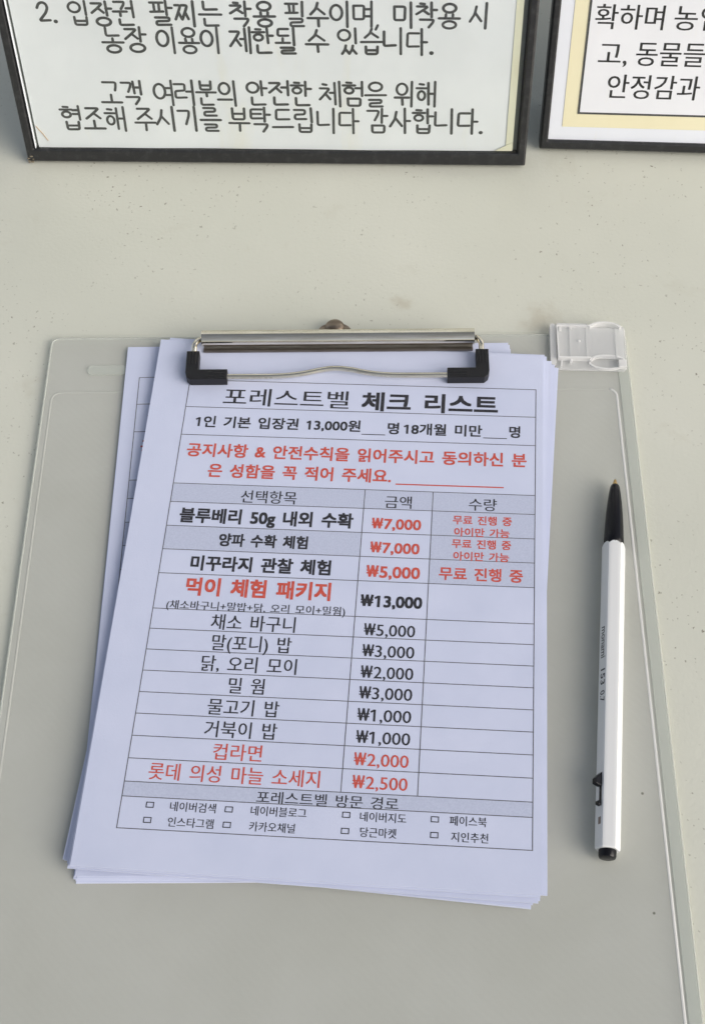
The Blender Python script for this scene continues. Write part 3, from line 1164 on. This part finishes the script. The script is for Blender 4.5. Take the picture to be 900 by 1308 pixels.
FORM = [
    ('포레스트벨', 0, 'k', 13.78, 61.45, 7.4, 8.3), ('체크 리스트', 2, 'k', 66.26, 117.62, 7.69, 8.8),
    ('1인 기본 입장권 13,000원', 1, 'k', 5.56, 66.61, 19.16, 5.3), ('명', 1, 'k', 76.8, 81.01, 19.65, 5.3),
    ('18개월 미만', 1, 'k', 83.73, 111.98, 19.63, 5.3), ('명', 1, 'k', 122.05, 126.09, 19.56, 5.3),
    ('공지사항 & 안전수칙을 읽어주시고 동의하신 분', 1, 'r', 3.04, 128.57, 31.98, 6.1), ('은 성함을 꼭 적어 주세요.', 1, 'r', 11.98, 79.31, 40.8, 6.1),
    ('선택항목', 0, 'k', 25.37, 45.74, 51.63, 5.5), ('금액', 0, 'k', 77.73, 87.4, 51.79, 5.3), ('수량', 0, 'k', 107.98, 118.06, 51.61, 5.3),
    ('블루베리 50g 내외 수확', 2, 'k', 4.16, 66.9, 60.4, 6.4), ('₩7,000', 1, 'r', 73.73, 91.27, 60.97, 4.6),
    ('무료 진행 중', 1, 'r', 102.5, 123.57, 58.3, 3.8), ('아이만 가능', 1, 'r', 103.12, 122.85, 63.3, 3.7),
    ('양파 수확 체험', 2, 'k', 19.57, 51.38, 70.17, 5.4), ('₩7,000', 1, 'r', 73.82, 91.19, 70.86, 4.6),
    ('무료 진행 중', 1, 'r', 102.47, 123.47, 68.1, 3.8), ('아이만 가능', 1, 'r', 103.17, 122.84, 73.1, 3.7),
    ('미꾸라지 관찰 체험', 2, 'k', 10.76, 60.4, 79.99, 6.2), ('₩5,000', 1, 'r', 73.12, 91.82, 80.64, 4.9), ('무료 진행 중', 1, 'r', 98.42, 127.78, 80.33, 5.3),
    ('먹이 체험 패키지', 2, 'r', 10.4, 61.17, 89.53, 7.3), ('(채소바구니+말밥+닭, 오리 모이+밀웜)', 0, 'k', 4.53, 66.75, 97.0, 3.6), ('₩13,000', 2, 'k', 71.92, 93.15, 92.35, 4.8),
    ('채소 바구니', 0, 'k', 20.9, 50.04, 103.03, 6.2), ('₩5,000', 0, 'k', 73.77, 91.26, 103.49, 4.7),
    ('말(포니) 밥', 0, 'k', 22.15, 49.43, 110.95, 6.2), ('₩3,000', 0, 'k', 73.78, 91.39, 111.5, 4.7),
    ('닭, 오리 모이', 0, 'k', 19.58, 51.96, 118.91, 6.1), ('₩2,000', 0, 'k', 73.8, 91.45, 119.5, 4.7),
    ('밀 웜', 0, 'k', 29.76, 41.78, 126.82, 6.0), ('₩3,000', 0, 'k', 73.81, 91.47, 127.17, 4.65),
    ('물고기 밥', 0, 'k', 23.7, 47.59, 134.8, 6.0), ('₩1,000', 0, 'k', 73.77, 91.54, 135.18, 4.65),
    ('거북이 밥', 0, 'k', 23.65, 47.68, 142.82, 6.0), ('₩1,000', 0, 'k', 73.89, 91.61, 143.1, 4.6),
    ('컵라면', 0, 'r', 27.49, 43.58, 150.76, 5.9), ('₩2,000', 0, 'r', 73.75, 91.5, 150.91, 4.6),
    ('롯데 의성 마늘 소세지', 0, 'r', 7.41, 63.19, 158.64, 6.0), ('₩2,500', 0, 'r', 73.8, 91.56, 158.78, 4.6),
    ('포레스트벨 방문 경로', .5, 'k', 43.31, 88.99, 165.66, 4.3),
    ('네이버검색', .5, 'k', 16.02, 30.78, 170.33, 3.3), ('네이버블로그', .5, 'k', 42.03, 59.91, 170.34, 3.3), ('네이버지도', .5, 'k', 77.0, 91.76, 170.38, 3.3), ('페이스북', .5, 'k', 105.49, 117.26, 170.16, 3.3),
    ('인스타그램', .5, 'k', 15.99, 30.67, 175.58, 3.3), ('카카오채널', .5, 'k', 42.1, 56.7, 175.6, 3.3), ('당근마켓', .5, 'k', 77.36, 88.88, 175.52, 3.3), ('지인추천', .5, 'k', 106.18, 117.88, 175.48, 3.3)]
FW, FH = 131.8, 178.5
_txt = [f[0].lstrip('₩') for f in FORM]
prefetch([(t_, 0.0, 1.45) for t_ in _txt] + [(t_[:i + 1], 0.0, 1.45) for t_ in _txt for i in range(len(t_)) if t_[i] == '1'])
ROWS = [12.6, 25.3, 46.9, 54.9, 65.0, 74.8, 84.6, 98.7, 106.6, 114.6, 122.6, 130.6, 138.5, 146.5, 154.5, 162.6, 167.7]


def print_form(surf, parent, ox=0.0, oy=0.0):
    def fn(x, y, dz):
        s, t_ = x / FW, y / FH
        px = (1 - s) * (1 - t_) * TC[0][0] + s * (1 - t_) * TC[1][0] + (1 - s) * t_ * TC[2][0] + s * t_ * TC[3][0]
        py = (1 - s) * (1 - t_) * TC[0][1] + s * (1 - t_) * TC[1][1] + (1 - s) * t_ * TC[2][1] + s * t_ * TC[3][1]
        px, py = max(px + ox, -73.5), py + oy
        return (px * MM, py * MM, (surf(px, py) + dz) * MM)
    q = Print(fn)
    C1, C2 = 70.25, 94.95
    # tinted cells
    q.quad(0.2, FW - .2, 46.9, 54.9, 3, .030, 12, 1)
    q.quad(0.2, C1, 65.0, 74.8, 3, .030, 8, 1)
    q.quad(C2, FW - .2, 54.9, 84.6, 3, .030, 6, 3)
    q.quad(0.2, FW - .2, 162.6, 167.7, 3, .030, 12, 1)
    # ruled lines
    t_ = .28
    for y in ROWS:
        q.slope(0, y, FW, y, t_, 2, .045, 16)
    q.slope(0, 0, FW, 0, t_, 2, .045, 16)
    q.slope(0, FH, FW, FH, t_, 2, .045, 16)
    q.slope(0, -t_ / 2, 0, FH + t_ / 2, t_, 2, .049, 24)
    q.slope(FW, -t_ / 2, FW, FH + t_ / 2, t_, 2, .049, 24)
    for c in (C1, C2):
        q.slope(c, 46.9, c, 162.6, t_, 2, .049, 20)
    for s, wt, colr, x0, x1, yc, h in FORM:
        off = {0: .009, .5: .009, 1: .022, 2: .030}[wt]
        q.text(s, x0, x1, yc, h, off, 1 if colr == 'r' else 0, space=1.45)
    q.slope(67.2, 22.7, 76.0, 22.7, .32, 0, .058, 2)
    q.slope(112.4, 22.6, 121.2, 22.6, .32, 0, .058, 2)
    q.slope(81.1, 44.1, 120.4, 44.0, .5, 1, .058, 6)
    for cx, cy in ((9.48, 170.23), (34.97, 170.38), (72.59, 170.11), (100.82, 170.05), (9.38, 175.37), (34.93, 175.56), (72.6, 175.48), (100.84, 175.25)):
        a_, b_, k_ = 1.3, 1.0, .3
        q.quad(cx - a_, cx + a_, cy - b_, cy - b_ + k_, 0, .058)
        q.quad(cx - a_, cx + a_, cy + b_ - k_, cy + b_, 0, .058)
        q.quad(cx - a_, cx - a_ + k_, cy - b_ + k_, cy + b_ - k_, 0, .058)
        q.quad(cx + a_ - k_, cx + a_, cy - b_ + k_, cy + b_ - k_, 0, .058)
    return obj("printed_form", q.bm, [M_INK, M_RED, M_LINE, M_SHADE], parent)


def make_sheet(cx, cy, ang, z0, curl, tw, label, printed=False):
    surf = sheet_surface(0.0, curl, tw)
    b_ = bmesh.new()
    nx_, ny_ = 10, 28
    th = .13
    top = [[None] * (nx_ + 1) for _ in range(ny_ + 1)]
    bot = [[None] * (nx_ + 1) for _ in range(ny_ + 1)]
    for j in range(ny_ + 1):
        for i in range(nx_ + 1):
            x = -PW / 2 + PW * i / nx_
            y = -PH / 2 + PH * j / ny_
            z = surf(x, y)
            top[j][i] = b_.verts.new((x * MM, y * MM, z * MM))
            bot[j][i] = b_.verts.new((x * MM, y * MM, (z - th) * MM))
    for j in range(ny_):
        for i in range(nx_):
            b_.faces.new((top[j][i], top[j][i + 1], top[j + 1][i + 1], top[j + 1][i]))
            b_.faces.new((bot[j][i], bot[j + 1][i], bot[j + 1][i + 1], bot[j][i + 1]))
    edge = []
    for j in range(ny_):
        edge.append(b_.faces.new((top[j + 1][0], bot[j + 1][0], bot[j][0], top[j][0])))
        edge.append(b_.faces.new((top[j][nx_], bot[j][nx_], bot[j + 1][nx_], top[j + 1][nx_])))
    for i in range(nx_):
        edge.append(b_.faces.new((top[0][i], bot[0][i], bot[0][i + 1], top[0][i + 1])))
        edge.append(b_.faces.new((top[ny_][i + 1], bot[ny_][i + 1], bot[ny_][i], top[ny_][i])))
    for f in edge:
        f.material_index = 1
    bmesh.ops.recalc_face_normals(b_, faces=b_.faces)
    o = obj("paper_sheet", b_, [M_PAPER, M_CUT_LIT])
    o.location = (cx * MM, cy * MM, z0 * MM)
    o.rotation_euler = (0, 0, ang)
    tag(o, label, "paper", "sheets fanned in the clipboard clip")
    if printed:
        print_form(surf, o, *((-8.2, 4.2) if ang > .05 else (0, 0)))
    return o


LBL_E = "white sheet low in the clipped stack, its bottom edge showing at lower left"
LBL_F = "white sheet in the clipped stack turned so its right edge shows below the clasp"
LBL_M = "white sheet just under the top form, only its edges showing"
sheets = []
for k in range(7):                                   # bottom group, square with the board
    sheets.append((-6.0 + random.uniform(-.5, .5), .6 + .42 * k + random.uniform(-.15, .15), .0672 + random.uniform(-.0025, .0025), LBL_E, False))
sheets[1] = (-5.4, .8, .0650, LBL_E, False)
sheets.append((-6.1, 2.6, .0677, "printed form peeking out at the left with its table corner behind the top form", True))
for k in range(5):                                   # turned the other way
    sheets.append((1.2 + random.uniform(-.4, .3), -.7 + random.uniform(-.4, .4), -.0456 + random.uniform(-.002, .003), LBL_F, False))
sheets[-2] = (.4, .3, -.030, LBL_F, False)
sheets[-1] = (1.0, -.1, -.034, LBL_F, False)
for k in range(4):
    sheets.append((.5 + random.uniform(-.2, .4), -.1 + random.uniform(-.3, .3), -.018 + random.uniform(-.006, .008), LBL_M, False))
sheets += [(.2, -1.5, -.012, LBL_M, False), (1.5, .0, .002, LBL_M, False), (.9, .5, .004, LBL_M, False), (-.2, -.6, -.003, LBL_M, False)]
sheets.append((0, 0, 0, "topmost printed Korean checklist with black and red rows under the wire clip", True))
z = BT + .15
for i, (cx, cy, an, lb, pr_) in enumerate(sheets):
    f = i / (len(sheets) - 1)
    make_sheet(cx, cy, an, z, .1 + 1.1 * f * f, .05 - .25 * f, lb, pr_)
    z += .142 if i < 8 else .21

# ------------------------------------------------------------------ ballpoint pen
tip = Vector((100.13, 50.13, 5.65))
end = Vector((94.50, -91.72, 5.65))
ax = (end - tip).normalized()
yaw = math.atan2(ax.y, ax.x)
pen = empty("ballpoint_pen", "white hexagonal ballpoint pen with black cone tip lying on the clipboard", "pen", (tip.x * MM, tip.y * MM, (BT + 3.72) * MM), (0, 0, yaw))
# local x runs from the point to the push button; local -y is the picture's left side
RC = 4.2                                             # across corners / 2
NA = 48


def hexr(a, rc):
    """radius of a rounded hexagon, flats facing +-z"""
    ap = rc * math.cos(R(30))
    k = ((math.degrees(a) - 90 + 30) % 60) - 30
    r_ = ap / math.cos(R(k))
    return min(r_, rc * .975)


def lathe(b_, prof, shape, cap0=True, cap1=True):
    """prof: list of (x, radius-scale) ; shape(a, r)"""
    rings = []
    for x, r_ in prof:
        ring = []
        for i in range(NA):
            a = 2 * math.pi * i / NA
            rr, dx = shape(a, r_, x)
            ring.append(b_.verts.new(((x + dx) * MM, rr * math.cos(a) * MM, rr * math.sin(a) * MM)))
        rings.append(ring)
    for A_, B_ in zip(rings, rings[1:]):
        for i in range(NA):
            b_.faces.new((A_[i], A_[(i + 1) % NA], B_[(i + 1) % NA], B_[i]))
    if cap0:
        b_.faces.new(list(reversed(rings[0])))
    if cap1:
        b_.faces.new(rings[-1])
    bmesh.ops.recalc_face_normals(b_, faces=b_.faces)


XF = 27.2
bm = bmesh.new()


def barrel_shape(a, r_, x):
    rr = hexr(a, r_)
    dx = (rr - r_ * math.cos(R(30))) * 2.6 if x < XF + .6 else 0
    return rr, dx


lathe(bm, [(XF, RC * .93), (XF + .25, RC * .975), (XF + 1.5, RC), (60, RC), (100, RC), (138.0, RC), (138.9, RC * .985), (139.3, RC * .93)], barrel_shape)
o = obj("barrel", bm, M_WHITE, pen, smooth=True)
barrel = o
o.modifiers.new("split", 'EDGE_SPLIT').split_angle = R(20)
bm = bmesh.new()
lathe(bm, [(2.3, 1.15), (2.6, 1.45), (3.4, 1.75), (6, 2.15), (10, 2.6), (15, 3.02), (20, 3.3), (25, 3.5), (29.5, 3.55)], lambda a, r_, x: (r_ * (1 + .012 * math.cos(12 * a)), 0))
obj("cone", bm, M_BLACKP, pen, smooth=True)
bm = bmesh.new()
lathe(bm, [(0.0, .3), (.15, .45), (.5, .52), (1.3, .72), (1.9, .95), (2.6, 1.0)], lambda a, r_, x: (r_, 0))
obj("metal_point", bm, M_BRASS, pen, smooth=True)
bm = bmesh.new()
lathe(bm, [(139.0, 2.85), (141.2, 2.85), (141.8, 2.6), (142.0, 2.1)], lambda a, r_, x: (r_, 0))
o = obj("push_button", bm, M_BLACKP, pen, smooth=True)
o.modifiers.new("split", 'EDGE_SPLIT').split_angle = R(40)
# facet frame: upper-left facet (towards the picture's left): normal at -y, tilted up 30 degrees
ap = RC * math.cos(R(30))


def facet(x, u, h):
    """x along pen, u across the facet (+ towards the top edge), h above it"""
    # picture-left is local -y when the pen points away; facet normal
    n_ = Vector((0, -math.cos(R(30)), math.sin(R(30))))
    t_ = Vector((0, math.sin(R(30)), math.cos(R(30))))
    return Vector((x, 0, 0)) + n_ * (ap + h) + t_ * u


def facet_text(b_, s, x0, x1, h):
    vs, fs = glyph_mesh(s, .012, 1.0, 3)
    a = min(v[0] for v in vs)
    b = max(v[0] for v in vs)
    k = (x1 - x0) / (b - a)
    ky = h / .72
    bv = []
    for x, y in vs:
        p = facet(x0 + (x - a) * k, (y - .3) * ky + .15, .02)
        bv.append(b_.verts.new(p * MM))
    for f in fs:
        try:
            b_.faces.new([bv[i] for i in f])
        except ValueError:
            pass


bm = bmesh.new()
facet_text(bm, "monami", 61.2, 73.0, 2.5)
facet_text(bm, "153", 77.2, 83.0, 2.3)
facet_text(bm, "0.7", 85.2, 89.2, 2.3)
obj("printed_text", bm, M_INK, barrel)


def facet_box(b_, x0, x1, u0, u1, h0, h1, x0t=None, x1t=None):
    x0t = x0 if x0t is None else x0t
    x1t = x1 if x1t is None else x1t
    v_ = [b_.verts.new(facet(x, u, h) * MM) for x, u, h in
          ((x0, u0, h0), (x1, u0, h0), (x1, u1, h0), (x0, u1, h0), (x0t, u0, h1), (x1t, u0, h1), (x1t, u1, h1), (x0t, u1, h1))]
    for f in ((3, 2, 1, 0), (4, 5, 6, 7), (0, 1, 5, 4), (1, 2, 6, 5), (2, 3, 7, 6), (3, 0, 4, 7)):
        b_.faces.new([v_[i] for i in f])
    bmesh.ops.recalc_face_normals(b_, faces=b_.faces)


bm = bmesh.new()                                     # slot with the black slider lugs
facet_box(bm, 114.2, 125.6, -.2, 1.2, -.5, .05)
facet_box(bm, 114.2, 119.0, -.9, 1.2, 0, 2.3, 116.8, 118.5)
facet_box(bm, 123.6, 125.6, -.5, 1.2, 0, 1.2, 124.2, 125.3)
obj("slider", bm, M_BLACKP, pen, bevel=.00015)
bm = bmesh.new()
facet_box(bm, 129.2, 131.6, -.3, 1.0, -.3, .03)
obj("side_mark", bm, M_MARK, pen)
